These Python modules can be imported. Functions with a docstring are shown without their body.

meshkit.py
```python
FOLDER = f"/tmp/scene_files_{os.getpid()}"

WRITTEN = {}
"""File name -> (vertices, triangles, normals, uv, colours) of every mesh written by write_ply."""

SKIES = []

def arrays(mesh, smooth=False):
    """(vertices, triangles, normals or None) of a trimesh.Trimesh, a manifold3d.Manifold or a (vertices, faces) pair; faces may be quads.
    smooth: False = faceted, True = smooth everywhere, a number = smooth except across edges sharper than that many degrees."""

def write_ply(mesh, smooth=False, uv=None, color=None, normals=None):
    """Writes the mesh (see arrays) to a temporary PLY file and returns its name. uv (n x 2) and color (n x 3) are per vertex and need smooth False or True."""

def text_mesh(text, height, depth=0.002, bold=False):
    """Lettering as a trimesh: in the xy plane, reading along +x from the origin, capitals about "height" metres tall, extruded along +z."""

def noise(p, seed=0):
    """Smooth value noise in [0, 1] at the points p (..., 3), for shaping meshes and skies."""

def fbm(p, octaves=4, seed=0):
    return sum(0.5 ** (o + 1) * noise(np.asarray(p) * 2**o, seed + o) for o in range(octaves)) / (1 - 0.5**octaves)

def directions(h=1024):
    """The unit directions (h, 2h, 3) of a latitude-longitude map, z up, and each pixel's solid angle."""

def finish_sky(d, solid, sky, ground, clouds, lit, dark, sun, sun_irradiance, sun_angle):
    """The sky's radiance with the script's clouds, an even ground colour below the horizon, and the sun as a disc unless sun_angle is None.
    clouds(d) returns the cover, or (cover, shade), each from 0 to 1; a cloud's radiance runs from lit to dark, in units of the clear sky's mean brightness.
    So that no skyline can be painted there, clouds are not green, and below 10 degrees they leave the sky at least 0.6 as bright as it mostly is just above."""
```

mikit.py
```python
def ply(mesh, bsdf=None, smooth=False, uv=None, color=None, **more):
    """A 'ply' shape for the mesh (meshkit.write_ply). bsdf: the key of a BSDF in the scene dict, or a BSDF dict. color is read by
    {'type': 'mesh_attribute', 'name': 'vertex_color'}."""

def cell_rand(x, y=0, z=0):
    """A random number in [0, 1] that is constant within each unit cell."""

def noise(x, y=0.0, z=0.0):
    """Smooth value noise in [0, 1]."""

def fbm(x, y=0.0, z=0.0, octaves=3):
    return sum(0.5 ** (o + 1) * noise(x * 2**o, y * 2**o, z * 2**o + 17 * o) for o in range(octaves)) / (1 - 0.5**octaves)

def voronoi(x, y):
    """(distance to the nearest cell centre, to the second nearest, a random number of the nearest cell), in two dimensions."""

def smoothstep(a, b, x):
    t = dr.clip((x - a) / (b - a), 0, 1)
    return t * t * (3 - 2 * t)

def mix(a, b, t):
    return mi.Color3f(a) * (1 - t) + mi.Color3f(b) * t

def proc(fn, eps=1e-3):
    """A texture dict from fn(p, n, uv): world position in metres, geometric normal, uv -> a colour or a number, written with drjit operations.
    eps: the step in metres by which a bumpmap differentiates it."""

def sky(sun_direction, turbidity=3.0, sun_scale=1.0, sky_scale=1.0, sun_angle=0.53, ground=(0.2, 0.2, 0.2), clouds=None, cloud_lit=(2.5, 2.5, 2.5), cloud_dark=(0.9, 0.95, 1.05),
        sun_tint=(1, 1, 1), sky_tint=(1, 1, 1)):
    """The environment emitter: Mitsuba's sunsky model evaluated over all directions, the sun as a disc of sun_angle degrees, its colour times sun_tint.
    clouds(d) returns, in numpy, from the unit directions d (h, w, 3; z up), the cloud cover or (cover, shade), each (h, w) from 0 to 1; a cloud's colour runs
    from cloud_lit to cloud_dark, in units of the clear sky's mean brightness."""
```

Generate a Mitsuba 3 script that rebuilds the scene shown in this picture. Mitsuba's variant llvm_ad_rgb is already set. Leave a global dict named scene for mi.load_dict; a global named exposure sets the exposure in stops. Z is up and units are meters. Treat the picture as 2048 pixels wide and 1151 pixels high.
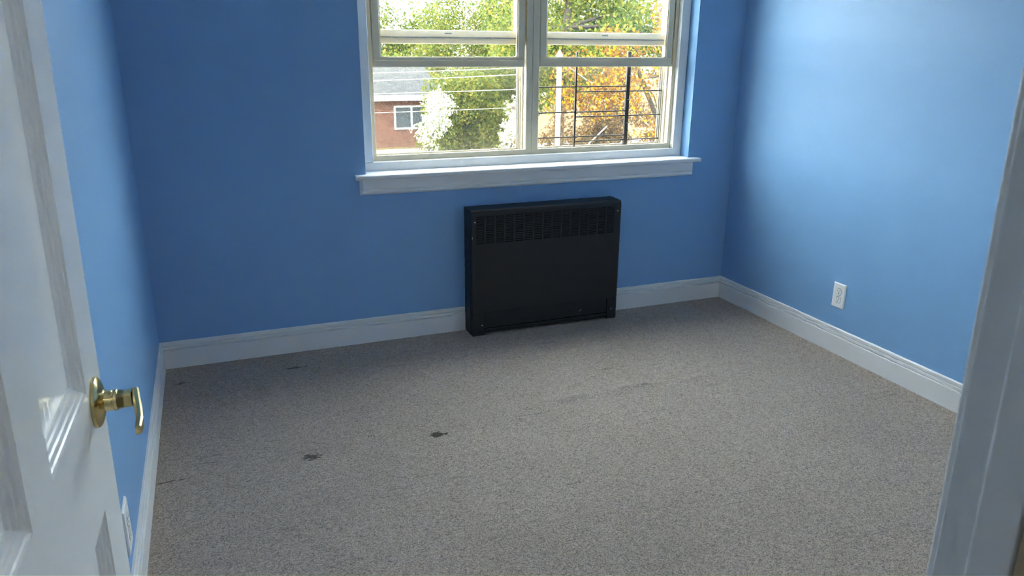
import math
import numpy as np
import trimesh
import drjit as dr
import mitsuba as mi
import mikit
import meshkit
from mikit import ply, proc, noise, fbm, smoothstep, mix, cell_rand
from shapely.geometry import Polygon, box as sbox
from shapely import affinity
from trimesh.creation import extrude_polygon

T = mi.ScalarTransform4f
scene, labels = {}, {}
rng = np.random.default_rng(7)

# ------------------------------------------------------------------ camera
EYE = np.array([0.0, 0.0, 1.38])
YAW, PITCH, ROLL = 0.380909528, 0.312095065, 0.00912933327
FOCAL = 1512.398                       # pixels of a 2048 wide frame
F_ = np.array([math.sin(YAW) * math.cos(PITCH), math.cos(YAW) * math.cos(PITCH), -math.sin(PITCH)])
R_ = np.array([math.cos(YAW), -math.sin(YAW), 0.0])
U_ = np.cross(R_, F_)
UP = -R_ * math.sin(ROLL) + U_ * math.cos(ROLL)
scene['camera'] = {
    'type': 'thinlens', 'to_world': T().look_at(origin=EYE.tolist(), target=(EYE + F_).tolist(), up=UP.tolist()),
    'fov': math.degrees(2 * math.atan(1024 / FOCAL)), 'fov_axis': 'x', 'aperture_radius': 0.0012, 'focus_distance': 2.6,
    'near_clip': 0.02, 'far_clip': 500.0}

# ------------------------------------------------------------------ sky, sun, lamps, exposure
SUN = np.array([-0.80, 0.10, 0.60])


def haze(d):
    n = meshkit.fbm(d * np.array([3, 3, 6.0]), 4, seed=3)
    return 0.72 + 0.25 * n, 0.5 * n


scene['sky'] = mikit.sky(SUN, turbidity=4.0, sun_scale=0.05, sky_scale=1.0, ground=(0.16, 0.16, 0.14), clouds=haze,
                         cloud_lit=(2.0, 2.25, 2.15), cloud_dark=(1.48, 1.62, 1.78), sky_tint=(0.86, 1.0, 0.98))
HALL_FILL = 0.20                         # radiance of the unseen fill lamp added in the hall
exposure = 6.85

# ------------------------------------------------------------------ room measures
D, XL, XR, H = 3.422, -0.289, 2.663, 2.42
YF0, YF1 = 0.275, 0.392                 # the wall with the doorway
WX0, WX1, WZ0, WZ1 = 0.651, 2.376, 0.792, 2.12   # window opening

# ------------------------------------------------------------------ helpers


def put(key, mesh, bsdf, smooth=False, **more):
    scene[key] = ply(mesh, bsdf, smooth, **more)
    return key


def tag(key, label=None, cat=None, group=None, kind=None):
    e = {}
    if label: e['label'] = label
    if cat: e['category'] = cat
    if group: e['group'] = group
    if kind: e['kind'] = kind
    labels[key] = e


def num(name, i):
    return name if i == 0 else f'{name}_{i:03d}'


def bx(x0, x1, y0, y1, z0, z1, bevel=0.0):
    """A box, its edges chamfered."""
    if bevel <= 0:
        m = trimesh.creation.box((x1 - x0, y1 - y0, z1 - z0))
    else:
        b, h = bevel, np.array([x1 - x0, y1 - y0, z1 - z0]) / 2
        p = [(sx * (h[0] - (b if k != 0 else 0)), sy * (h[1] - (b if k != 1 else 0)), sz * (h[2] - (b if k != 2 else 0)))
             for sx in (-1, 1) for sy in (-1, 1) for sz in (-1, 1) for k in range(3)]
        m = trimesh.Trimesh(p).convex_hull
    m.apply_translation([(x0 + x1) / 2, (y0 + y1) / 2, (z0 + z1) / 2])
    return m


def cat(ms):
    return trimesh.util.concatenate(list(ms))


def xz(poly, y0, y1):
    """A polygon drawn in (x, z), given the depth y0..y1."""
    m = extrude_polygon(poly, y1 - y0, engine='earcut')
    v = m.vertices.copy()
    m.vertices = np.stack([v[:, 0], y1 - v[:, 2], v[:, 1]], 1)
    return m


def yz(poly, x0, x1):
    m = extrude_polygon(poly, x1 - x0, engine='earcut')
    v = m.vertices.copy()
    m.vertices = np.stack([x0 + v[:, 2], v[:, 0], v[:, 1]], 1)
    return m


def moulding(prof, s0, s1, m0, m1, place):
    """A profile of (t, z) swept from s0 to s1; m0, m1: how far each end runs back per metre of t (mitre)."""
    prof = np.array(prof, float)
    n = len(prof)
    a = np.stack([s0 + m0 * prof[:, 0], prof[:, 0], prof[:, 1]], 1)
    b = np.stack([s1 - m1 * prof[:, 0], prof[:, 0], prof[:, 1]], 1)
    v = np.vstack([a, b])
    f = []
    for i in range(n):
        j = (i + 1) % n
        f += [(i, n + i, n + j), (i, n + j, j)]
    cap = trimesh.creation.triangulate_polygon(Polygon(prof), engine='earcut')
    cv, cf = cap
    idx = [int(np.argmin(((prof - c) ** 2).sum(1))) for c in cv]
    for t in cf:
        k = [idx[q] for q in t]
        f += [(k[0], k[2], k[1]), (n + k[0], n + k[1], n + k[2])]
    m = trimesh.Trimesh(place(v), f, process=False)
    trimesh.repair.fix_normals(m)
    return m


def lathe(prof, sections=40):
    """(r, h) profile turned about z."""
    return trimesh.creation.revolve(np.array(prof, float), sections=sections)


def tube(pts, r, n=8):
    pts = np.array(pts, float)
    r = np.broadcast_to(r, len(pts))
    d = np.gradient(pts, axis=0)
    d /= np.linalg.norm(d, axis=1, keepdims=True)
    ref = np.array([0.13, 0.27, 0.95]) if abs(d[0][2]) < 0.8 else np.array([0.95, 0.27, 0.1])
    v, f = [], []
    a = np.arange(n) / n * 2 * np.pi
    for p, t, rr in zip(pts, d, r):
        e1 = np.cross(ref, t); e1 /= np.linalg.norm(e1); e2 = np.cross(t, e1)
        v.append(p + rr * (np.cos(a)[:, None] * e1 + np.sin(a)[:, None] * e2))
    v = np.vstack(v)
    m = len(pts)
    for k in range(m - 1):
        for i in range(n):
            j = (i + 1) % n
            f += [(k * n + i, k * n + j, (k + 1) * n + j), (k * n + i, (k + 1) * n + j, (k + 1) * n + i)]
    v = np.vstack([v, pts[:1], pts[-1:]])
    for i in range(n):
        j = (i + 1) % n
        f += [(m * n, j, i), (m * n + 1, (m - 1) * n + i, (m - 1) * n + j)]
    return trimesh.Trimesh(v, f, process=False)


# ------------------------------------------------------------------ materials


def principled(name, color, rough=0.5, metallic=0.0, spec=0.5, **more):
    c = color if isinstance(color, dict) else {'type': 'rgb', 'value': list(color)}
    scene[name] = {'type': 'twosided', 'b': {'type': 'principled', 'base_color': c, 'roughness': rough, 'metallic': metallic, 'specular': spec, **more}}


def bumped(name, color, rough, scale, fn, eps=1e-3, spec=0.5, **more):
    c = color if isinstance(color, dict) else {'type': 'rgb', 'value': list(color)}
    scene[name] = {'type': 'twosided', 'b': {'type': 'bumpmap', 'tex': proc(fn, eps), 'scale': scale,
                   'b': {'type': 'principled', 'base_color': c, 'roughness': rough, 'specular': spec, **more}}}


def roller(p, n, uv):                   # the faint stipple of rolled wall paint
    return fbm(p.x * 160, p.y * 160, p.z * 160, 2)


bumped('wall_paint', (0.205, 0.388, 0.645), 0.40, 0.0006, roller, 2e-3, spec=0.32)


def brushed(p, n, uv):                  # brush marks running up and down the door
    return 0.7 * fbm(p.x * 260, p.y * 260, p.z * 9, 2) + 0.3 * noise(p.x * 420, p.y * 420, p.z * 260)


bumped('door_paint', (0.76, 0.77, 0.77), 0.13, 0.00055, brushed, 1e-3, spec=0.75)
principled('trim_paint', (0.73, 0.735, 0.735), 0.30)
principled('jamb_paint', (0.74, 0.75, 0.75), 0.38)
principled('vinyl', (0.68, 0.61, 0.46), 0.42)
principled('vinyl_track', (0.42, 0.40, 0.35), 0.5)
principled('ceiling_paint', (0.78, 0.78, 0.77), 0.8, spec=0.2)
principled('front_paint', (0.88, 0.87, 0.85), 0.6, spec=0.3)  # white picked so the unseen front wall bounces neutral fill
principled('hall_paint', (0.31, 0.34, 0.36), 0.6, spec=0.3)
principled('hall_floor', (0.10, 0.08, 0.06), 0.4)
principled('sticker_grey', (0.22, 0.23, 0.24), 0.5)
principled('guard_black', (0.030, 0.024, 0.020), 0.42)
principled('brass', (0.66, 0.53, 0.26), 0.20, metallic=1.0)
principled('brass_dark', (0.10, 0.07, 0.03), 0.4, metallic=1.0)
principled('outlet_white', (0.80, 0.81, 0.82), 0.35)
principled('outlet_dark', (0.03, 0.03, 0.03), 0.6)
principled('screw_metal', (0.62, 0.62, 0.60), 0.3, metallic=1.0)
principled('bare_steel', (0.62, 0.60, 0.56), 0.35, metallic=0.6)
principled('heater_paint', (0.017, 0.018, 0.019), 0.45, spec=0.35)
principled('heater_inside', (0.013, 0.013, 0.013), 0.6, spec=0.3)
scene['pane_glass'] = {'type': 'thindielectric', 'int_ior': 1.5}
principled('screen_wire', (0.30, 0.30, 0.29), 0.5)


def carpet_color(p, n, uv):
    # short loops of several yarns, dashes lying along the room
    a = noise(p.x * 360 + 1.5 * noise(p.x * 110, p.y * 110), p.y * 380)
    b = noise(p.x * 640, p.y * 640 + 50)
    c = noise(p.x * 110, p.y * 170, 9.0)
    big = fbm(p.x * 2.2, p.y * 2.6, 4.0, 3)
    t = dr.clip(0.5 + 0.72 * (a - 0.5) + 0.50 * (b - 0.5) + 0.22 * (c - 0.5), 0, 1)
    col = mix((0.142, 0.115, 0.093), (0.545, 0.455, 0.385), t)
    col = col * (0.90 + 0.20 * big)
    row = smoothstep(0.80, 0.92, noise(p.x * 9 + 5, p.y * 190 + 2 * noise(p.x * 12, p.y * 12), 2.0)) * smoothstep(0.60, 0.80, noise(p.x * 9, p.y * 11, 8.0))
    col = mix(col, (0.11, 0.09, 0.078), 0.38 * row)
    fleck = smoothstep(0.86, 0.95, noise(p.x * 260 + 31, p.y * 330, 5.0))
    col = mix(col, (0.58, 0.49, 0.415), 0.40 * fleck)
    # worn spots and old stains
    for x, y, rx, ry, s, k in STAINS:
        dx, dy = (p.x - x) / rx, (p.y - y) / ry
        g = dx * dx + dy * dy
        blot = smoothstep(1.0, 0.25, g + 1.6 * (noise(p.x * 90 + s, p.y * 170) - 0.5))
        col = mix(col, (0.022, 0.020, 0.018), k * blot)
    for i in range(3):                   # three short ticks
        q = dr.maximum(dr.abs(p.x - (0.437 + 0.010 * i)) / 0.0022, dr.abs(p.y - 2.503 + 0.002 * i) / 0.010)
        col = mix(col, (0.03, 0.025, 0.022), 0.75 * smoothstep(1.0, 0.6, q))
    return col


STAINS = [(0.682, 2.424, 0.034, 0.022, 3.0, 0.85), (0.222, 2.425, 0.036, 0.022, 11.0, 0.75), (0.256, 3.229, 0.050, 0.012, 23.0, 0.6),
          (-0.21, 3.23, 0.035, 0.010, 41.0, 0.55), (-0.24, 2.43, 0.05, 0.007, 31.0, 0.6), (1.62, 2.52, 0.022, 0.008, 57.0, 0.4),
          (0.497, 1.831, 0.03, 0.012, 71.0, 0.18)]


def carpet_loops(p, n, uv):
    return 0.6 * noise(p.x * 360, p.y * 380) + 0.4 * noise(p.x * 640, p.y * 640 + 50)


scene['carpet'] = {'type': 'twosided', 'b': {'type': 'bumpmap', 'tex': proc(carpet_loops, 1e-3), 'scale': 0.0009,
                   'b': {'type': 'principled', 'base_color': proc(carpet_color), 'roughness': 0.9, 'specular': 0.12}}}

# ------------------------------------------------------------------ the shell of the room
TH = 0.22
wall = sbox(XL - 0.1, 0, XR + 0.1, H).difference(sbox(WX0, WZ0 - 0.03, WX1, WZ1))
put('wall_back', xz(wall, D, D + TH), 'wall_paint')
tag('wall_back', 'blue painted wall holding the window, above the black heater', 'wall', kind='structure')
put('wall_left', bx(XL - 0.1, XL, YF0, D, 0, H), 'wall_paint')
tag('wall_left', 'blue painted side wall beyond the open white door', 'wall', kind='structure')
put('wall_right', bx(XR, XR + 0.1, YF0, D, 0, H), 'wall_paint')
tag('wall_right', 'blue painted side wall with the outlet low on it, brightest wall', 'wall', kind='structure')

DX0, DX1, DH = -0.205, 0.5717, 2.06      # doorway, bare of its lining
front = sbox(-1.4, 0, XR + 0.1, H).difference(sbox(DX0 - 0.015, -0.01, DX1 + 0.045, DH))
fw = xz(front, YF0, YF1)
put('wall_front', fw, 'front_paint')
tag('wall_front', 'unseen wall around the doorway, made white to bounce neutral light', 'wall', kind='structure')
put('ceiling', bx(-1.5, XR + 0.1, -1.6, D + TH, H, H + 0.08), 'ceiling_paint')
tag('ceiling', 'white ceiling over the room', 'ceiling', kind='structure')

# carpeted floor: a sheet with a low ridge along its seam
gx, gy = np.linspace(XL, XR, 150), np.concatenate([np.linspace(YF0, 2.38, 110), np.linspace(2.39, 2.64, 60), np.linspace(2.66, D, 40)])
X, Y = np.meshgrid(gx, gy)
wob = 0.010 * np.sin(X * 5.1 + 0.4) + 0.005 * np.sin(X * 13.0)
amp = 0.010 * np.clip((X - 0.75) / 0.5, 0, 1) * np.clip((2.30 - X) / 0.6, 0, 1)
Z = amp * np.exp(-((Y - 2.515 - wob) / 0.030) ** 2) * (0.75 + 0.25 * np.sin(X * 21))
Z += 0.0022 * (meshkit.fbm(np.stack([X * 2.3, Y * 2.3, X * 0], -1), 3, 5) - 0.5)
Z -= Z.max() * 0
ny, nx = X.shape
V = np.stack([X, Y, Z], -1).reshape(-1, 3)
i = (np.arange(ny - 1)[:, None] * nx + np.arange(nx - 1)).ravel()
put('floor', (V, np.stack([i, i + 1, i + 1 + nx, i + nx], 1)), 'carpet', True)
tag('floor', 'brownish grey loop carpet with dark worn spots and a faint seam ridge', 'floor', kind='structure')

# the hall the camera stands in
put('floor_hall', bx(-1.4, 1.9, -1.6, YF0 + 0.03, -0.06, -0.002), 'hall_floor')
tag('floor_hall', 'dark wooden floor of the hall outside the doorway', 'floor', kind='structure')
put('wall_hall', cat([bx(-1.5, -1.4, -1.6, YF0, 0, H), bx(1.5, 1.6, -1.6, YF0, 0, H), bx(-1.5, 1.6, -1.7, -1.6, 0, H)]), 'hall_paint')
tag('wall_hall', 'grey painted wall of the hall outside the doorway', 'wall', kind='structure')
lampm = lathe([(0, 0), (0.12, 0), (0.15, 0.02), (0.15, 0.05), (0, 0.05)], 32)
lampm.apply_translation([0.35, -0.75, H - 0.055])
scene['hall_fill_lamp'] = ply(lampm, 'ceiling_paint', False, emitter={'type': 'area', 'radiance': {'type': 'rgb', 'value': [HALL_FILL * 1.0, HALL_FILL * 0.97, HALL_FILL * 0.93]}})
tag('hall_fill_lamp', 'round fill lamp added out of view in the hall outside the doorway', 'lamp')

# ------------------------------------------------------------------ baseboards
BASE = [(0, 0), (0.0130, 0), (0.0130, 0.0825), (0.0148, 0.0850), (0.0132, 0.0868), (0.0045, 0.0874), (0.0026, 0.0895), (0.0045, 0.0920), (0.0112, 0.0928), (0.0110, 0.1010),
        (0.0094, 0.1022), (0.0036, 0.1028), (0.0020, 0.1048), (0.0034, 0.1072), (0.0088, 0.1082), (0.0084, 0.1185), (0.0055, 0.1224), (0, 0.1228)]
RX0, RX1, RY, RH = 1.116, 1.918, 3.307, 0.632       # the heater


def along_back(v):
    return np.stack([v[:, 0], D - v[:, 1], v[:, 2]], 1)


put('baseboard_back', moulding(BASE, XL, RX0 - 0.002, 1, 0, along_back), 'trim_paint')
tag('baseboard_back', 'white grooved baseboard under the window wall, left of the heater', 'baseboard', kind='structure')
put('baseboard_back_001', moulding(BASE, RX1 + 0.010, XR, 0, 1, along_back), 'trim_paint')
tag('baseboard_back_001', 'short white grooved baseboard between the heater and the corner', 'baseboard', kind='structure')
put('baseboard_left', moulding(BASE, YF1, D, 0, 1, lambda v: np.stack([XL + v[:, 1], v[:, 0], v[:, 2]], 1)), 'trim_paint')
tag('baseboard_left', 'white grooved baseboard on the side wall behind the open door', 'baseboard', kind='structure')
put('baseboard_right', moulding(BASE, YF1, D, 0, 1, lambda v: np.stack([XR - v[:, 1], v[:, 0], v[:, 2]], 1)), 'trim_paint')
tag('baseboard_right', 'white grooved baseboard below the outlet on the bright side wall', 'baseboard', kind='structure')

# ------------------------------------------------------------------ doorway lining
JX = DX1


def jamb_piece(side):
    x0, s = (JX, 1) if side > 0 else (DX0, -1)
    lo, hi = sorted((x0, x0 + s * 0.014))
    return bx(lo, hi, YF0 - 0.004, YF1 + 0.004, 0, DH - 0.012, 0.0015)




def jlean(m):                            # the strike jamb leans in at the top
    v = np.asarray(m.vertices).copy()
    v[:, 0] += -0.025 * (v[:, 2] - 1.12) - 0.001
    m.vertices = v
    return m


put('trim_1__jamb', jlean(jamb_piece(1)), 'jamb_paint')
put('trim_1__jamb_001', jamb_piece(-1), 'jamb_paint')
put('trim_1__head', bx(DX0, JX - 0.03, YF0 - 0.004, YF1 + 0.004, DH - 0.012, DH, 0.001), 'jamb_paint')


def stop_mesh(x_face, x_jamb):
    # a stop strip with rounded front edges
    lo, hi = sorted((x_face, x_jamb)); r = 0.005
    y0, y1 = 0.322, 0.361
    sgn = 1 if x_face < x_jamb else -1
    a = np.linspace(0, np.pi / 2, 5)
    pts = [(x_jamb, y0), (x_jamb, y1)]
    pts += [(x_face + sgn * (r - r * np.sin(t)), y1 - r + r * np.cos(t)) for t in a]
    pts += [(x_face + sgn * (r - r * np.cos(t)), y0 + r - r * np.sin(t)) for t in a]
    m = extrude_polygon(Polygon(pts), DH - 0.012, engine='earcut')
    return m


put('trim_1__stop', jlean(stop_mesh(JX - 0.012, JX)), 'jamb_paint', 30)
principled('hall_trim', (0.40, 0.31, 0.19), 0.5)
put('trim_1__outer_board', jlean(bx(JX - 0.0125, JX, YF0 - 0.004, 0.3205, 0, DH - 0.012, 0.001)), 'hall_trim')
labels['trim_1__outer_board'] = {'label': 'tan painted board on the hall side'}
put('trim_1__stop_001', stop_mesh(DX0 + 0.012, DX0), 'jamb_paint', 30)
CAS = 0.06
put('trim_1__casing', jlean(bx(JX + 0.008, JX + 0.008 + CAS, YF1, YF1 + 0.016, 0, DH + 0.05, 0.003)), 'jamb_paint')
put('trim_1__casing_001', bx(DX0 - 0.008 - CAS, DX0 - 0.008, YF1, YF1 + 0.016, 0, DH + 0.05, 0.003), 'jamb_paint')
tag('trim_1', 'white painted door lining close to the camera, with its stop strip', 'door frame', kind='structure')

# ------------------------------------------------------------------ the open six panel door
DD = np.array([0.0289, 1.0, 0.0]); DD /= np.linalg.norm(DD)
DN = np.array([DD[1], -DD[0], 0.0])             # out of the visible face
DE = np.array([-0.1748, 1.12, 0.008])
LEAN = 0.0141                            # the door hangs a little out of plumb


def lean(m):
    v = np.asarray(m.vertices).copy()
    v += DN * (LEAN * (v[:, 2:] - 1.0))
    m.vertices = v
    return m           # foot of the free edge
DW, DZ, DT = 0.732, 2.03, 0.035


def door_xf(m):
    """(a, z, n): a runs from the free edge back to the hinge, n out of the face."""
    v = np.asarray(m.vertices)
    return lean(trimesh.Trimesh(DE + v[:, :1] * -DD + v[:, 2:3] * DN + v[:, 1:2] * np.array([0, 0, 1.0]), m.faces, process=False))


cols = [(0.1012, 0.3162), (0.4078, 0.6228)]
rows = [(0.235, 0.7693), (0.9404, 1.560), (1.665, 1.915)]
face = sbox(0, 0, DW, DZ)
holes = [sbox(a0, z0, a1, z1) for a0, a1 in cols for z0, z1 in rows]
for hh in holes:
    face = face.difference(hh)
slab = extrude_polygon(face, DT, engine='earcut')
slab.vertices[:, 2] -= DT
slab = door_xf(slab); trimesh.repair.fix_normals(slab)
put('door_1', slab, 'door_paint')
tag('door_1', 'white glossy six panel door standing open beside the camera', 'door', kind='structure')
STICK = [(0.0, 0.0), (0.0010, -0.0030), (0.0050, -0.0036), (0.0066, -0.0072), (0.0110, -0.0080), (0.0128, -0.0114), (0.0175, -0.0122), (0.0190, -0.0146), (0.0215, -0.0150)]
k = 0
for z0, z1 in rows:
    for a0, a1 in cols:
        v, f = [], []
        for ins, dep in STICK:
            v += [(a0 + ins, z0 + ins, dep), (a1 - ins, z0 + ins, dep), (a1 - ins, z1 - ins, dep), (a0 + ins, z1 - ins, dep)]
        for r in range(len(STICK) - 1):
            for c in range(4):
                d_ = (c + 1) % 4
                f += [(r * 4 + c, r * 4 + d_, r * 4 + 4 + d_), (r * 4 + c, r * 4 + 4 + d_, r * 4 + 4 + c)]
        mld = door_xf(trimesh.Trimesh(v, f, process=False))
        fi = STICK[-1][0]
        pan = trimesh.creation.box((a1 - a0 - 2 * fi + 0.004, z1 - z0 - 2 * fi + 0.004, 0.008))
        pan.apply_translation([(a0 + a1) / 2, (z0 + z1) / 2, -0.0150 - 0.004])
        pan = door_xf(pan); trimesh.repair.fix_normals(pan)
        pk = num('door_1__panel', k)
        put(pk, pan, 'door_paint')
        put(pk + '__moulding', mld, 'door_paint', 25)
        k += 1

# brass lever handle, a part of the door
LA, LZ = 0.060, 0.917                   # its place on the door face


def lever_xf(m):
    """lathe axis z -> out of the face, at the handle's spot."""
    v = np.asarray(m.vertices)
    o = DE - DD * LA + np.array([0, 0, LZ - DE[2]])
    m = lean(trimesh.Trimesh(o + v[:, :1] * -DD + v[:, 1:2] * np.array([0, 0, 1.0]) + v[:, 2:3] * DN, m.faces, process=False))
    trimesh.repair.fix_normals(m)
    return m


put('door_1__lever_handle__rose', lever_xf(lathe([(0, 0), (0.0335, 0), (0.0345, 0.0015), (0.0342, 0.0045), (0.031, 0.0072), (0.024, 0.0095), (0.0175, 0.0115),
                                                   (0.0155, 0.0130), (0, 0.0130)], 64)), 'brass', 28)
put('door_1__lever_handle__collar', lever_xf(lathe([(0, 0.012), (0.0138, 0.012), (0.0138, 0.0215), (0.0132, 0.0222), (0.0132, 0.0232), (0.0146, 0.0240), (0.0146, 0.0275),
                                                    (0.0138, 0.0282), (0, 0.0282)], 48)), 'brass', 28)
# shank: a tapering bar with flattened sides; lever: a flat bar turned back towards the hinge, with a chisel tip


def loft(rings):
    rings = [np.array(r, float) for r in rings]
    n = len(rings[0])
    v = np.vstack(rings)
    f = []
    for r in range(len(rings) - 1):
        for c in range(n):
            d_ = (c + 1) % n
            f += [(r * n + c, r * n + d_, r * n + n + d_), (r * n + c, r * n + n + d_, r * n + n + c)]
    f += [(0, c + 1, c) for c in range(1, n - 1)]
    o = (len(rings) - 1) * n
    f += [(o, o + c, o + c + 1) for c in range(1, n - 1)]
    m = trimesh.Trimesh(v, f, process=False)
    trimesh.repair.fix_normals(m)
    return m


def octo(cx, cy, hx, hy, ch):
    return [(cx - hx + ch, cy - hy), (cx + hx - ch, cy - hy), (cx + hx, cy - hy + ch), (cx + hx, cy + hy - ch), (cx + hx - ch, cy + hy), (cx - hx + ch, cy + hy),
            (cx - hx, cy + hy - ch), (cx - hx, cy - hy + ch)]


shank = [[(x, y, z) for x, y in octo(0, 0, hx, hy, c)] for z, hx, hy, c in ((0.0275, 0.0105, 0.0115, 0.004), (0.036, 0.0095, 0.0105, 0.0035), (0.0455, 0.0090, 0.0105, 0.003))]
put('door_1__lever_handle__shank', lever_xf(loft(shank)), 'brass')
lev = []
for a, n0, hz, ht, ch in ((-0.0125, 0.0480, 0.0085, 0.0040, 0.002), (-0.0105, 0.0490, 0.0108, 0.0045, 0.0022), (0.02, 0.0535, 0.0108, 0.0045, 0.0022), (0.050, 0.0585, 0.0100, 0.0044, 0.0022),
                          (0.080, 0.0625, 0.0088, 0.0041, 0.002), (0.101, 0.0625, 0.0062, 0.0034, 0.0015), (0.107, 0.0615, 0.0034, 0.0018, 0.0007)):
    lev.append([(a, y, z) for z, y in octo(n0, 0, ht, hz, ch)])
put('door_1__lever_handle__lever', lever_xf(loft(lev)), 'brass')
pin = trimesh.creation.cylinder(0.0012, 0.004, sections=12)
pin.apply_translation([0.030, -0.012, 0.004])
labels['door_1__lever_handle'] = {'label': 'polished brass lever handle with a round rose'}
# hinges on the far side of the slab
for i, hz in enumerate((0.25, 1.02, 1.80)):
    c = trimesh.creation.cylinder(0.006, 0.09, sections=16)
    p = DE - DD * (DW + 0.004) - DN * (DT + 0.003)
    c.apply_translation([p[0], p[1], hz])
    put(num('door_1__hinge', i), lean(c), 'brass', 30)

# ------------------------------------------------------------------ window: lining, stool, frame, sashes, screens
YT, YW = 3.495, 3.525                   # trim face, frame face
# lining boards of the recess (right one is plastered and painted like the wall), flat trim around the frame
ow = sbox(WX0, 0.800, WX1, WZ1)
put('trim_2__casing_bottom', bx(WX0 + 0.002, WX1 - 0.002, YT, YT + 0.06, 0.80, 0.852, 0.002), 'trim_paint')
put('trim_2__casing_left', bx(WX0 + 0.002, 0.704, YT - 0.0005, YT + 0.06, 0.852, WZ1 - 0.05, 0.002), 'trim_paint')
put('trim_2__casing_right', bx(2.324, WX1 - 0.002, YT - 0.0005, YT + 0.06, 0.852, WZ1 - 0.05, 0.002), 'trim_paint')
put('trim_2__casing_top', bx(WX0 + 0.002, WX1 - 0.002, YT - 0.001, YT + 0.06, WZ1 - 0.05, WZ1 - 0.002, 0.002), 'trim_paint')
tag('trim_2', 'flat white casing boards around the window frame inside the wall recess', 'window casing', kind='structure')

# stool and apron
SX0, SX1 = 0.600, 2.428
stool_p = Polygon([(D - 0.044, 0.7915), (D - 0.0465, 0.7945), (D - 0.0470, 0.803), (D - 0.0455, 0.8085), (D - 0.041, 0.8115), (D, 0.8115), (D, 0.7915)])
stool = cat([yz(stool_p, SX0, SX1), bx(WX0 + 0.001, WX1 - 0.001, D, YT + 0.004, 0.7915, 0.8115)])
trimesh.repair.fix_normals(stool)
put('windowsill__stool', stool, 'trim_paint')
APR = [(0, 0.7915), (0.0215, 0.7915), (0.0215, 0.7440), (0.0185, 0.7415), (0.0165, 0.7350), (0.0190, 0.7310), (0.0205, 0.7270), (0.0185, 0.7225), (0.0120, 0.7185), (0, 0.7180)]
put('windowsill__apron', moulding(APR, 0.620, 2.408, 0.6, 0.6, along_back), 'trim_paint')
tag('windowsill', 'long white wooden windowsill with a moulded apron under the window', 'windowsill', kind='structure')

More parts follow.
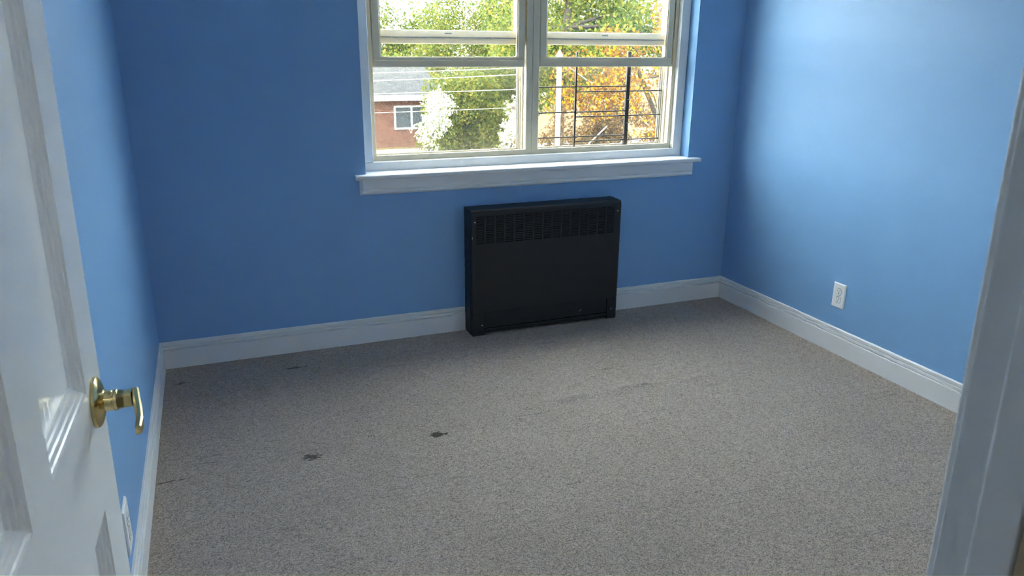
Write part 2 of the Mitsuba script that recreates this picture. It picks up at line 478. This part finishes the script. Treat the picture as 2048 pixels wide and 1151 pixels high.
MUL0, MUL1 = 1.477, 1.545
units = [(0.706, 0.726, MUL0), (0, MUL1, 2.305)]
FZ0, FZ1 = 0.872, WZ1 - 0.052           # daylight of the frame
YB = 3.635                              # back of the frame


def sash(key, x0, x1, z0, z1, y0, y1, stile, rail0, rail1, grip):
    """Frame of four members around a pane; the pane is its own part."""
    b = 0.003
    put(key + '__rail', bx(x0, x1, y0, y1, z0, z0 + rail0, b), 'vinyl')
    put(key + '__rail_001', bx(x0, x1, y0, y1, z1 - rail1, z1, b), 'vinyl')
    put(key + '__stile', bx(x0, x0 + stile, y0 + 0.0008, y1 - 0.0008, z0 + rail0 - 0.002, z1 - rail1 + 0.002, b), 'vinyl')
    put(key + '__stile_001', bx(x1 - stile, x1, y0 + 0.0008, y1 - 0.0008, z0 + rail0 - 0.002, z1 - rail1 + 0.002, b), 'vinyl')
    # glazing bead with rounded corners, then the pane
    gx0, gx1, gz0, gz1 = x0 + stile, x1 - stile, z0 + rail0, z1 - rail1
    outer = sbox(gx0 - 0.003, gz0 - 0.003, gx1 + 0.003, gz1 + 0.003)
    inner = sbox(gx0 + 0.004, gz0 + 0.004, gx1 - 0.004, gz1 - 0.004).buffer(-0.010).buffer(0.010, quad_segs=6)
    put(key + '__bead', xz(outer.difference(inner), y0 + 0.006, y1 - 0.006), 'vinyl')
    ym = (y0 + y1) / 2
    put(key + '__pane', (np.array([(gx0, ym, gz0), (gx1, ym, gz0), (gx1, ym, gz1), (gx0, ym, gz1)]), np.array([(0, 1, 2), (0, 2, 3)])), 'pane_glass')


def screen_mesh(x0, x1, z0, z1, y, pitch=0.0022, w=0.00034):
    """Woven insect screen: every wire a thin three sided bar."""
    def bars(at, lo, hi, vert):
        n = len(at)
        v = np.zeros((n, 6, 3)); 
        off = [(-w / 2, 0), (w / 2, 0), (0, w * 0.8)]
        for e, end in enumerate((lo, hi)):
            for q, (s, t) in enumerate(off):
                v[:, e * 3 + q, 1] = y + t + (0.0003 if vert else 0)
                v[:, e * 3 + q, 0 if vert else 2] = at + s
                v[:, e * 3 + q, 2 if vert else 0] = end
        f = np.array([(0, 1, 4), (0, 4, 3), (1, 2, 5), (1, 5, 4), (2, 0, 3), (2, 3, 5)])
        return v.reshape(-1, 3), (f[None] + 6 * np.arange(n)[:, None, None]).reshape(-1, 3)
    va, fa = bars(np.arange(x0, x1, pitch), z0, z1, True)
    vb, fb = bars(np.arange(z0, z1, pitch), x0, x1, False)
    return np.vstack([va, vb]), np.vstack([fa, fb + len(va)])


for ui, (xa, xb) in enumerate(((0.726, MUL0), (MUL1, 2.305))):
    w = f'window_{ui + 1}'
    # frame: jambs, head, sloping sill, with stepped sash channels on the jambs
    jl0 = 0.704 if ui == 0 else 1.5105
    jr1 = 1.5115 if ui == 0 else 2.324
    if ui == 0: jr1 = 1.5097
    sill = Polygon([(YW, 0.852), (YW, FZ0 + 0.005), (YW + 0.006, FZ0 + 0.006), (YB, FZ0 - 0.012), (YB, 0.852)])
    put(w + '__sill', yz(sill, jl0, jr1), 'vinyl')
    put(w + '__jamb', bx(jl0 + 0.0002, xa, YW, YB, FZ0 - 0.014, FZ1, 0.0015), 'vinyl')
    put(w + '__jamb_001', bx(xb, jr1 - 0.0002, YW, YB, FZ0 - 0.014, FZ1, 0.0015), 'vinyl')
    put(w + '__head', bx(jl0, jr1, YW, YB, FZ1, WZ1 - 0.002), 'vinyl')
    # channels: slim ribs along the jambs between the sash tracks
    r = 0
    for yy in (3.5585, 3.5935, 3.606):
        for xx in (xa, xb):
            s = 1 if xx == xa else -1
            lo, hi = sorted((xx, xx + s * (0.007 if yy < 3.6 else 0.011)))
            put(num(w + '__track', r), bx(lo, hi, yy, yy + 0.0035, FZ0 - 0.010, FZ1), 'vinyl_track')
            r += 1
    sash(w + '__lower_sash', xa + 0.004, xb - 0.0075 if ui == 0 else xb - 0.004, 1.273, 1.273 + 0.64, 3.5275, 3.5555, 0.036, 0.043, 0.03, True)
    # pull lip along the bottom rail of the lower sash
    put(w + '__lower_sash__lip', bx(xa + 0.010, xb - 0.012, YW - 0.006, 3.529, 1.3035, 1.3165, 0.0015), 'vinyl')
    sash(w + '__upper_sash', xa + 0.002, xb - 0.002, 1.376, FZ1 - 0.002, 3.5640, 3.5900, 0.040, 0.058, 0.03, False)
    # bevelled upper half of the meeting rail, and the small grey label on it
    put(w + '__upper_sash__meeting_rail', bx(xa + 0.034, xb - 0.030, 3.5585, 3.566, 1.407, 1.437, 0.002), 'vinyl')
    put(w + '__upper_sash__shadow_strip', bx(xa + 0.034, xb - 0.030, 3.5588, 3.5645, 1.4015, 1.4065), 'sticker_grey')  # dark colour paints the shadow gap between the rail halves
    labels[w + '__upper_sash__shadow_strip'] = {'label': 'dark strip painted as the shadow gap under the meeting rail'}
    mx = 0.5 * (xa + xb) - 0.008
    put(w + '__upper_sash__label', bx(mx - 0.017, mx + 0.017, 3.5578, 3.5590, 1.420, 1.4265, 0.0004), 'sticker_grey')
    labels[w + '__upper_sash__label'] = {'label': 'small grey label on the meeting rail'}
    # insect screen outside the open half
    ys = 3.621
    fr = sbox(xa + 0.001, FZ0 - 0.008, xb - 0.001, 1.311)
    hole = sbox(xa + 0.013, FZ0 + 0.002, xb - 0.013, 1.298)
    put(w + '__insect_screen', xz(fr.difference(hole), ys - 0.004, ys + 0.004), 'vinyl_track')
    put(w + '__insect_screen__mesh', screen_mesh(xa + 0.012, xb - 0.012, FZ0 + 0.001, 1.299, ys), 'screen_wire')
    labels[w + '__insect_screen__mesh'] = {'label': 'fine grey wire mesh', 'kind': 'stuff'}
tag('window_1', 'white double-hung window on the left half, no black bars, lower sash raised', 'window', kind='structure')
tag('window_2', 'white double-hung window on the right half, behind it a black window guard', 'window', kind='structure')

# ------------------------------------------------------------------ black window guard in the second window
gy = 3.600
put('window_guard__post', bx(1.7795, 1.7885, gy - 0.005, gy + 0.005, 0.862, 1.345, 0.001), 'guard_black')
put('window_guard__post_001', bx(2.076, 2.098, gy - 0.009, gy + 0.009, 0.862, 1.348, 0.002), 'guard_black')
bars_ = [(1.5575, 2.080, 1.173), (1.782, 2.3025, 1.148), (1.5575, 2.080, 1.046), (1.782, 2.3025, 1.022), (1.5575, 2.080, 0.920), (1.782, 2.3025, 0.8955)]
for i, (a, b, z) in enumerate(bars_):
    m = tube([(a, gy, z), (0.5 * (a + b), gy, z + 0.0005), (b, gy, z + 0.001)], 0.0033, 10)
    put(num('window_guard__bar', i), m, 'guard_black', 40)
for i, z in enumerate((1.225, 1.105, 0.985)):
    c = trimesh.creation.cylinder(0.003, 0.003, sections=12)
    c.apply_transform(trimesh.transformations.rotation_matrix(math.pi / 2, [1, 0, 0]))
    c.apply_translation([2.090, gy - 0.0095, z])
    put(num('window_guard__screw', i), c, 'screw_metal')
    labels[num('window_guard__screw', i)] = {'label': 'shiny screw head'}
tag('window_guard', 'black metal window guard of two posts and thin bars across the right window', 'window guard')

# ------------------------------------------------------------------ heater
yb = D - 0.002
FT = 0.0012 + RY
# hood with a rounded top front edge and rounded corner, as a lofted sweep of the side profile
r = 0.016
a = np.linspace(0, np.pi / 2, 7)
side = [(yb, 0.605), (yb, RH)] + [(RY + r - r * np.sin(t), RH - r + r * np.cos(t)) for t in a] + [(RY, 0.605)]
put('heater__hood', yz(Polygon(side), RX0, RX1), 'heater_paint', 35)
# front sheet with fifteen louvre windows
GX0, GX1, GZ0, GZ1 = 1.139, 1.880, 0.464, 0.601
fs = sbox(RX0 + 0.012, 0.118, RX1, 0.6045)
nc, bar_w = 15, 0.009
cw = (GX1 - GX0 - (nc - 1) * bar_w) / nc
cells = [(GX0 + i * (cw + bar_w), GX0 + i * (cw + bar_w) + cw) for i in range(nc)]
for c0, c1 in cells:
    fs = fs.difference(sbox(c0, GZ0, c1, GZ1))
put('heater__front_panel', xz(fs, RY, RY + 0.003), 'heater_paint')
nl = 16
ph = (GZ1 - GZ0) / nl
one = []
for j in range(nl):
    z = GZ0 + j * ph
    prof = Polygon([(RY + 0.0005, z), (RY + 0.0005, z + 0.0046), (RY + 0.006, z + 0.0066), (RY + 0.006, z + 0.0020)])
    one.append(yz(prof, cells[0][0] - 0.001, cells[0][1] + 0.001))
louv = ply(cat(one), 'heater_paint')
for i, (c0, c1) in enumerate(cells):
    scene[num('heater__louvre_grille', i)] = {**louv, 'to_world': T().translate([c0 - cells[0][0], 0, 0])}
put('heater__inner_box', bx(RX0 + 0.014, RX1 - 0.006, RY + 0.0065, yb - 0.006, 0.04, 0.6045), 'heater_inside')
# side walls: back flange stands a little proud, leaving a dark seam
put('heater__side_panel', cat([bx(RX0 + 0.0005, RX0 + 0.012, RY + 0.030, yb, 0.0, 0.6045), bx(RX0 + 0.002, RX0 + 0.013, RY + 0.0005, RY + 0.0292, 0.0, 0.6045)]), 'heater_paint')
put('heater__side_panel_001', bx(RX1 - 0.006, RX1, RY + 0.003, yb, 0.0, 0.6045), 'heater_paint')
# lower access panel, kick recess, feet
put('heater__access_panel', bx(1.182, 1.862, RY + 0.004, RY + 0.007, 0.036, 0.117, 0.001), 'heater_paint')
put('heater__lower_rail', bx(1.182, 1.862, RY + 0.001, RY + 0.010, 0.012, 0.032, 0.002), 'heater_paint')
put('heater__foot', bx(RX0 + 0.003, 1.181, RY - 0.001, RY + 0.012, 0.0, 0.1175, 0.001), 'heater_paint')
put('heater__foot_001', bx(1.863, RX1, RY - 0.001, RY + 0.012, 0.0, 0.1175, 0.001), 'heater_paint')
for i, (x, z) in enumerate(((1.133, 0.576), (1.899, 0.579), (1.167, 0.054), (1.888, 0.054))):
    c = lathe([(0, 0), (0.0034, 0), (0.0030, 0.0016), (0, 0.0022)], 14)
    c.apply_transform(trimesh.transformations.rotation_matrix(math.pi / 2, [1, 0, 0]))
    c.apply_translation([x, RY - (0.001 if z < 0.1 else 0), z])
    put(num('heater__screw', i), c, 'screw_metal')
    labels[num('heater__screw', i)] = {'label': 'small bright screw'}
sc = tube([(1.702, RY + 0.0036, 0.061), (1.710, RY + 0.0036, 0.065), (1.717, RY + 0.0036, 0.071)], 0.0012, 6)
put('heater__scratch', sc, 'bare_steel')
labels['heater__scratch'] = {'label': 'short bare metal scratch'}
put('heater__chip', bx(RX0 + 0.0022, RX0 + 0.0040, RY - 0.0002, RY + 0.004, 0.496, 0.505), 'bare_steel')
labels['heater__chip'] = {'label': 'tiny bare chip on the edge'}
tag('heater', 'black metal convector heater with a slotted grille below the window', 'heater')

# ------------------------------------------------------------------ outlets


def outlet(key, wall_x, s, y, z, label, ph=0.118, pw=0.074):
    """A duplex outlet on a side wall; s: the direction out of the wall (+1 or -1)."""
    def xf(m):
        v = np.asarray(m.vertices)
        m = trimesh.Trimesh(np.stack([wall_x + s * v[:, 2], y + v[:, 0], z + v[:, 1]], 1), m.faces, process=False)
        trimesh.repair.fix_normals(m)
        return m
    b = 0.0045
    hx, hy = pw / 2, ph / 2
    body = trimesh.Trimesh([(sx * (hx - i), sy * (hy - i), t) for i, t in ((0, 0), (0, 0.0025), (0.001, 0.004), (b, 0.0062)) for sx in (-1, 1) for sy in (-1, 1)]).convex_hull
    plate_face = sbox(-hx, -hy, hx, hy)
    put(key + '__cover_plate', xf(body), 'outlet_white', 25)
    for i, dz in enumerate((0.0195, -0.0195)):
        rc = sbox(-0.0165, -0.0143, 0.0165, 0.0143).intersection(Polygon(0.0173 * np.stack([np.cos(np.linspace(0, 2 * np.pi, 40)), np.sin(np.linspace(0, 2 * np.pi, 40))], 1)))
        gap = extrude_polygon(affinity.translate(rc.buffer(0.0012), 0, dz), 0.0004, engine='earcut'); gap.apply_translation([0, 0, 0.0062])
        m = extrude_polygon(affinity.translate(rc, 0, dz), 0.0016, engine='earcut'); m.apply_translation([0, 0, 0.0064])
        rk = num(key + '__receptacle', i)
        put(rk, xf(m), 'outlet_white')
        put(rk + '__gap', xf(gap), 'outlet_dark')
        slots = [bx(-0.0085 + q, -0.0061 + q, dz + 0.000, dz + 0.0095 - e, 0.0079, 0.0082) for q, e in ((0, 0), (0.0145, 0.0015))]
        for q, sl in enumerate(slots):
            put(num(rk + '__slot', q), xf(sl), 'outlet_dark')
        g = trimesh.creation.cylinder(0.0030, 0.0003, sections=16); g.apply_translation([0, dz - 0.0072, 0.00805])
        put(rk + '__ground_hole', xf(g), 'outlet_dark')
    sw = lathe([(0, 0), (0.0032, 0), (0.0028, 0.0009), (0, 0.0011)], 16); sw.apply_translation([0, 0, 0.0062])
    put(key + '__screw', xf(sw), 'screw_metal', 25)
    labels[key] = {'label': label, 'category': 'outlet'}


outlet('wall_outlet', XR, -1, 2.542, 0.277, 'white duplex wall outlet facing the room, low on the bright blue wall')
outlet('wall_outlet_001', XL, 1, 1.842, 0.232, 'white duplex wall outlet seen edge-on, low beside the door edge', 0.125, 0.080)

# ------------------------------------------------------------------ outside
GZ = -3.6


def street(p, n, uv):
    a = fbm(p.x * 3, p.y * 3, 0, 4)
    litter = smoothstep(0.60, 0.72, noise(p.x * 7, p.y * 7, 3.0)) * smoothstep(0.4, 0.6, noise(p.x * 0.7, p.y * 0.7, 5.0))
    c = mix((0.070, 0.058, 0.046), (0.11, 0.095, 0.075), a)
    return mix(c, (0.10, 0.055, 0.02), 0.8 * litter)


principled('asphalt', proc(street), 0.9, spec=0.2)
principled('concrete', (0.20, 0.19, 0.17), 0.9, spec=0.2)
principled('lawn_green', proc(lambda p, n, uv: mix((0.045, 0.034, 0.016), (0.10, 0.062, 0.030), fbm(p.x * 6, p.y * 6, 0, 3))), 0.9, spec=0.1)


def brick(p, n, uv):
    u = mi.Float(dr.select(dr.abs(n.y) > 0.5, p.x, p.y)) / 0.21
    v = p.z / 0.075
    row = dr.floor(v)
    u = u + 0.5 * (row - 2 * dr.floor(row / 2))
    fu, fv = u - dr.floor(u), v - row
    mortar = dr.maximum(smoothstep(0.93, 0.97, fu), smoothstep(0.84, 0.92, fv))
    c = mix((0.075, 0.026, 0.016), (0.12, 0.046, 0.028), cell_rand(dr.floor(u), row, 2))
    return mix(c, (0.15, 0.12, 0.10), mortar)


principled('brick', proc(brick), 0.9, spec=0.1)
principled('shingle', proc(lambda p, n, uv: mix((0.018, 0.018, 0.019), (0.032, 0.031, 0.031), cell_rand(dr.floor(p.x / 0.25), dr.floor(p.y / 0.14), 1))), 0.85, spec=0.2)
principled('white_paint', (0.34, 0.34, 0.32), 0.5)
principled('window_dark', (0.05, 0.055, 0.06), 0.12)
principled('bark', (0.045, 0.036, 0.028), 0.9, spec=0.1)
principled('wire_pale', (0.30, 0.29, 0.26), 0.4)

put('street', bx(-40, 60, 8, 33.5, GZ - 0.3, GZ), 'asphalt')
tag('street', 'sunlit street below, scattered with fallen leaves', 'street', kind='structure')
put('sidewalk', bx(-40, 60, 33.5, 36.0, GZ - 0.3, GZ + 0.12), 'concrete')
tag('sidewalk', 'pale sunlit pavement in front of the brick house', 'sidewalk', kind='structure')
put('lawn', bx(-60, 80, 36.0, 120, GZ - 0.3, GZ + 0.10), 'lawn_green')
tag('lawn', 'lawn around the brick house, brown with fallen leaves', 'lawn', kind='structure')

# brick house
hx0, hx1, hy0, hy1, eave = 2.0, 10.9, 37.0, 45.0, -1.02
put('house__wall', bx(hx0, hx1, hy0, hy1, GZ, eave), 'brick')
roof = Polygon([(hy0 - 0.45, eave - 0.02), (hy0 + 4.0, 0.55), (hy1 + 0.45, eave - 0.02)])
put('house__roof', yz(roof, hx0 - 0.3, hx1 + 0.05), 'shingle')
put('house__fascia', bx(hx0 - 0.3, hx1 + 0.05, hy0 - 0.50, hy0 - 0.42, eave - 0.24, eave + 0.02), 'white_paint')
for i, wx in enumerate((4.4, 8.55)):
    k = num('house__window', i)
    o = sbox(wx, -2.66, wx + 1.75, -1.52)
    inn = [sbox(wx + 0.09 + q * 0.83, -2.57, wx + 0.83 + q * 0.83, -1.61) for q in range(2)]
    for q in inn: o = o.difference(q)
    put(k, xz(o, hy0 - 0.06, hy0 + 0.05), 'white_paint')
    for q in range(2):
        put(num(k + '__pane', q), bx(wx + 0.09 + q * 0.83, wx + 0.83 + q * 0.83, hy0 - 0.01, hy0 + 0.02, -2.57, -1.61), 'window_dark')
put('house__downspout', bx(10.62, 10.72, hy0 - 0.12, hy0 - 0.02, GZ, eave - 0.1), 'white_paint')
tag('house', 'low red brick house with a grey roof across the street, seen through the left window', 'house')

# overhead wires
WIRE_ENDS = []
for i, (z1, z2, yy) in enumerate(((0.86, 0.93, 13.9), (0.72, 0.80, 14.05), (0.46, 0.49, 14.55), (0.10, 0.12, 14.7))):
    xs = np.linspace(-6, 5.845, 14)
    pts = np.stack([xs, np.full(14, yy), z1 + (z2 - z1) * (xs - 2.9) / 2.8 + 0.002 * (xs - 3) ** 2], 1)
    WIRE_ENDS.append(pts[-1])
    put(num('overhead_wire', i), tube(pts, 0.008 if i < 3 else 0.005, 6), 'wire_pale', True)
    tag(num('overhead_wire', i), ['topmost of the four pale overhead wires outside the left window', 'second pale overhead wire from the top, outside the left window',
                                  'third pale overhead wire from the top, crossing in front of the roof', 'lowest and thinnest pale overhead wire, crossing in front of the house wall'][i], 'wire', 'overhead wires')

pole_arm = [bx(5.847, 5.91, min(14.3, e[1] - 0.04), max(14.3, e[1] + 0.04), e[2] - 0.03, e[2] + 0.03, 0.005) for e in WIRE_ENDS]
put('utility_pole__shaft', tube([(5.9, 14.3, GZ), (5.9, 14.3, -1.0), (5.9, 14.3, 1.5)], [0.11, 0.10, 0.085], 12), 'bark', 30)
for i, m in enumerate(pole_arm):
    put(num('utility_pole__crossarm', i), m, 'bark')
tag('utility_pole', 'brown wooden utility pole carrying the overhead wires, behind the window mullion', 'utility pole')

# white post with a pointed cap
py_ = 10.0; px_ = 0.4688 * py_
put('white_post__shaft', bx(px_ - 0.028, px_ + 0.028, py_ - 0.028, py_ + 0.028, GZ, 1.15, 0.006), 'white_paint')
put('white_post__cap', lathe([(0, 0), (0.05, 0), (0.05, 0.02), (0.035, 0.033), (0.035, 0.06), (0.048, 0.075), (0.03, 0.11), (0.0, 0.16)], 16).apply_translation([px_, py_, 1.15]), 'white_paint', 30)
tag('white_post', 'tall white post with a pointed cap outside the right window', 'post')


# ---- trees
def leaf_bsdf(name, tr):
    scene[name] = {'type': 'principledthin', 'base_color': {'type': 'mesh_attribute', 'name': 'vertex_color'}, 'roughness': 0.55, 'diff_trans': tr, 'spec_trans': 0.0}


leaf_bsdf('leaf', 0.9)


def foliage(key, centers, radii, n, size, cols, seed, flat=0.0):
    """Leaves as folded rhombs in clumps around the given centres."""
    g = np.random.default_rng(seed)
    c = np.asarray(centers, float); rad = np.asarray(radii, float)
    w = rad ** 2; w /= w.sum()
    k = g.choice(len(c), n, p=w)
    d = g.normal(size=(n, 3)); d /= np.linalg.norm(d, axis=1, keepdims=True)
    p = c[k] + d * (rad[k] * g.uniform(0.15, 1.0, n) ** 0.45)[:, None]
    u = g.normal(size=(n, 3)); u /= np.linalg.norm(u, axis=1, keepdims=True)
    q = g.normal(size=(n, 3)); v = np.cross(u, q); v /= np.linalg.norm(v, axis=1, keepdims=True)
    nn = np.cross(u, v)
    s = (size * g.uniform(0.6, 1.25, n))[:, None]
    V = np.stack([p - u * s * 0.55, p + v * s * 0.34 + nn * s * 0.10, p + u * s * 0.55, p - v * s * 0.34 + nn * s * 0.10], 1).reshape(-1, 3)
    i = np.arange(n)[:, None] * 4
    Fc = np.concatenate([i + [0, 1, 2], i + [0, 2, 3]], 1).reshape(-1, 3)
    cols = np.asarray(cols, float)
    a = g.integers(0, len(cols), n)
    col = cols[a] * g.uniform(0.7, 1.3, (n, 1))
    put(key, (V, Fc), 'leaf', False, color=np.repeat(np.clip(col, 0, 1), 4, 0))
    labels[key] = {'kind': 'stuff'}


def crown(cx, cy, cz, rx, ry, rz, n, r, seed):
    g = np.random.default_rng(seed)
    d = g.normal(size=(n, 3)); d /= np.linalg.norm(d, axis=1, keepdims=True)
    p = np.array([cx, cy, cz]) + d * np.array([rx, ry, rz]) * (g.uniform(0.05, 1, n) ** 0.4)[:, None]
    return p, r * g.uniform(0.65, 1.3, n)


GREEN = [(0.060, 0.084, 0.020), (0.080, 0.100, 0.022), (0.050, 0.074, 0.020), (0.125, 0.125, 0.026)]
YELLOW = [(0.135, 0.132, 0.026), (0.10, 0.116, 0.024), (0.175, 0.150, 0.028)]
ORANGE = [(0.17, 0.070, 0.010), (0.30, 0.145, 0.010), (0.10, 0.042, 0.016), (0.40, 0.24, 0.014), (0.13, 0.060, 0.024), (0.09, 0.062, 0.026), (0.11, 0.055, 0.026)]


def tree(key, label, cen, rad, clumps, cr, n, size, cols, seed, trunk=None, group=None, catg='tree', more=None):
    p, r = crown(*cen, *rad, clumps, cr, seed)
    if more is not None:
        p, r = np.vstack([p, more]), np.concatenate([r, np.full(len(more), cr)])
    foliage(key + '__foliage', p, r, n, size, cols, seed + 100)
    if trunk is None:
        trunk = [(cen[0], cen[1], GZ), (cen[0] + 0.1, cen[1], cen[2] - rad[2] * 0.4), (cen[0] + 0.05, cen[1] + 0.1, cen[2] + rad[2] * 0.5)]
        tr = [0.22, 0.16, 0.05]
    else:
        trunk, tr = trunk
    put(key + '__trunk', tube(trunk, tr, 10), 'bark', True)
    g = np.random.default_rng(seed + 7)
    t0 = np.array(trunk[-2], float)
    for b in range(5):
        e = p[g.integers(0, len(p))]
        m = (t0 + e) / 2 + np.array([0, 0, 0.25])
        put(num(key + '__branch', b), tube([t0, m, e], [tr[-2] * 0.5, tr[-2] * 0.32, tr[-2] * 0.14], 7), 'bark', True)
    tag(key, label, catg, group)


# big trees behind the house and beside it
tree('tree', 'tall leafy green tree behind the brick house, left window', (22.9, 62, 1.6), (7.2, 3, 4.2), 80, 1.5, 34000, 0.21, GREEN + YELLOW, 1)
tree('tree_001', 'yellow green tree low behind the roof, at the left edge of the left window', (9.8, 50, -1.3), (4.2, 3, 1.7), 40, 1.2, 14000, 0.20, GREEN + YELLOW, 2)
tree('tree_002', 'bushy yellow green tree at the right end of the brick house', (10.9, 33.0, -1.9), (1.9, 1.6, 1.9), 50, 0.75, 24000, 0.13, GREEN + YELLOW, 3)
tree('tree_003', 'dark-trunked green tree filling the upper right window', (14.4, 29, 1.7), (4.2, 2.6, 2.2), 60, 0.95, 22000, 0.15, GREEN + YELLOW, 4,
     trunk=([(13.40, 28.5, GZ), (13.45, 28.5, 0.4), (13.60, 28.5, 2.0), (13.9, 28.7, 4.0)], [0.22, 0.19, 0.16, 0.08]))
tree('tree_004', 'orange leaved tree close outside the right window', (7.1, 12.2, 0.80), (1.75, 1.1, 0.70), 46, 0.30, 6200, 0.060, ORANGE, 5,
     more=2 * [(7.75, 12.2, 1.5), (7.9, 12.3, 1.75), (7.7, 12.1, 1.95), (6.6, 12.0, 1.42), (7.0, 12.1, 1.35), (8.0, 12.3, -0.05), (7.95, 12.2, -0.35), (7.6, 12.3, -0.1)],
     trunk=([(8.35, 12.6, GZ), (8.2, 12.5, -1.6), (7.9, 12.4, 0.0), (7.4, 12.3, 0.8), (7.0, 12.2, 1.5)], [0.075, 0.065, 0.05, 0.035, 0.015]))
principled('bark_sunlit', (0.30, 0.28, 0.24), 0.8, spec=0.1)  # bark lightened to paint sunlight on the thin branches
for i, q in enumerate((((5.75, 12.0, 1.05), (6.15, 12.0, 0.80), (6.6, 12.1, 0.62)), ((6.0, 12.2, -0.75), (6.35, 12.2, -0.30), (6.75, 12.3, -0.02)), ((7.3, 12.2, 0.20), (7.75, 12.3, -0.15), (8.05, 12.5, -0.45)),
                       ((6.55, 12.0, -0.35), (6.95, 12.1, -0.62), (7.3, 12.2, -0.80)))):
    put(num('tree_004__sunlit_branch', i), tube(q, [0.007, 0.011, 0.013], 7), 'bark_sunlit', True)
tree('tree_005', 'low dark green shrub tree between the house and the white post', (14.0, 37, -1.2), (2.0, 1.6, 2.2), 40, 0.9, 16000, 0.15, GREEN, 6)
# hedge and ground cover on the right
tree('hedge', 'reddish brown autumn hedge along the street, below the orange tree', (13.0, 24.4, -2.0), (2.9, 0.8, 1.35), 60, 0.42, 15000, 0.095,
     [(0.085, 0.048, 0.026), (0.11, 0.062, 0.030), (0.065, 0.045, 0.026), (0.15, 0.11, 0.05), (0.16, 0.085, 0.03)], 8, catg='hedge')
# pale leaf clusters added to stand in for patches of white glare
GLARE_COLS = [(0.66, 0.66, 0.58), (0.55, 0.58, 0.40), (0.70, 0.70, 0.66), (0.14, 0.15, 0.05)]
for i, (line, sx, n_, lab) in enumerate(((((7.55, 27.6, -1.95), (8.0, 27.6, -1.35), (8.2, 27.6, -0.85), (7.9, 27.6, -0.6)), 0.22, 4200, 'added pale leaf cluster standing in for white glare in front of the house window'),
                                         (((10.45, 26.6, -2.0), (10.7, 26.6, -1.5), (10.9, 26.6, -1.0), (11.0, 26.6, -0.7)), 0.18, 4600, 'added pale leaf cluster standing in for white glare right of the bushy tree, left window'))):
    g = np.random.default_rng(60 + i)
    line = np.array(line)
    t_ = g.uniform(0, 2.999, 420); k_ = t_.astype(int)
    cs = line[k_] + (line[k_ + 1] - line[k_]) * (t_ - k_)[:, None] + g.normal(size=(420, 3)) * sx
    kk = num('glare_leaves', i)
    foliage(kk + '__foliage', cs, np.full(420, 0.10), n_, 0.075, GLARE_COLS, 70 + i)
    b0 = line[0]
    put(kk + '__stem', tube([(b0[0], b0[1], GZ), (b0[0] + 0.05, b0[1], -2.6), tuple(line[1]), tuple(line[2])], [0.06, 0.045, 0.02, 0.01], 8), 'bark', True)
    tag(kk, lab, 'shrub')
# tree belt further off, hiding the horizon
for i, (cx, cy, rz, s) in enumerate(((8, 78, 1.0, 21), (23, 94, 4.0, 22), (33, 78, 4.2, 23), (50, 94, 5.2, 24), (58, 77, 4.4, 25))):
    tree(num('far_tree', i), ['leftmost far tree showing above the roof of the brick house', 'far green tree behind the middle of the left window', 'far green tree behind the mullion of the window',
                              'far green tree behind the right window', 'far green tree behind the right edge of the right window'][i],
         (cx, cy, rz - 2.2), (7.5, 4, rz), 45, 2.2, 9000, 0.36, GREEN + YELLOW[:1], s, group='far trees')
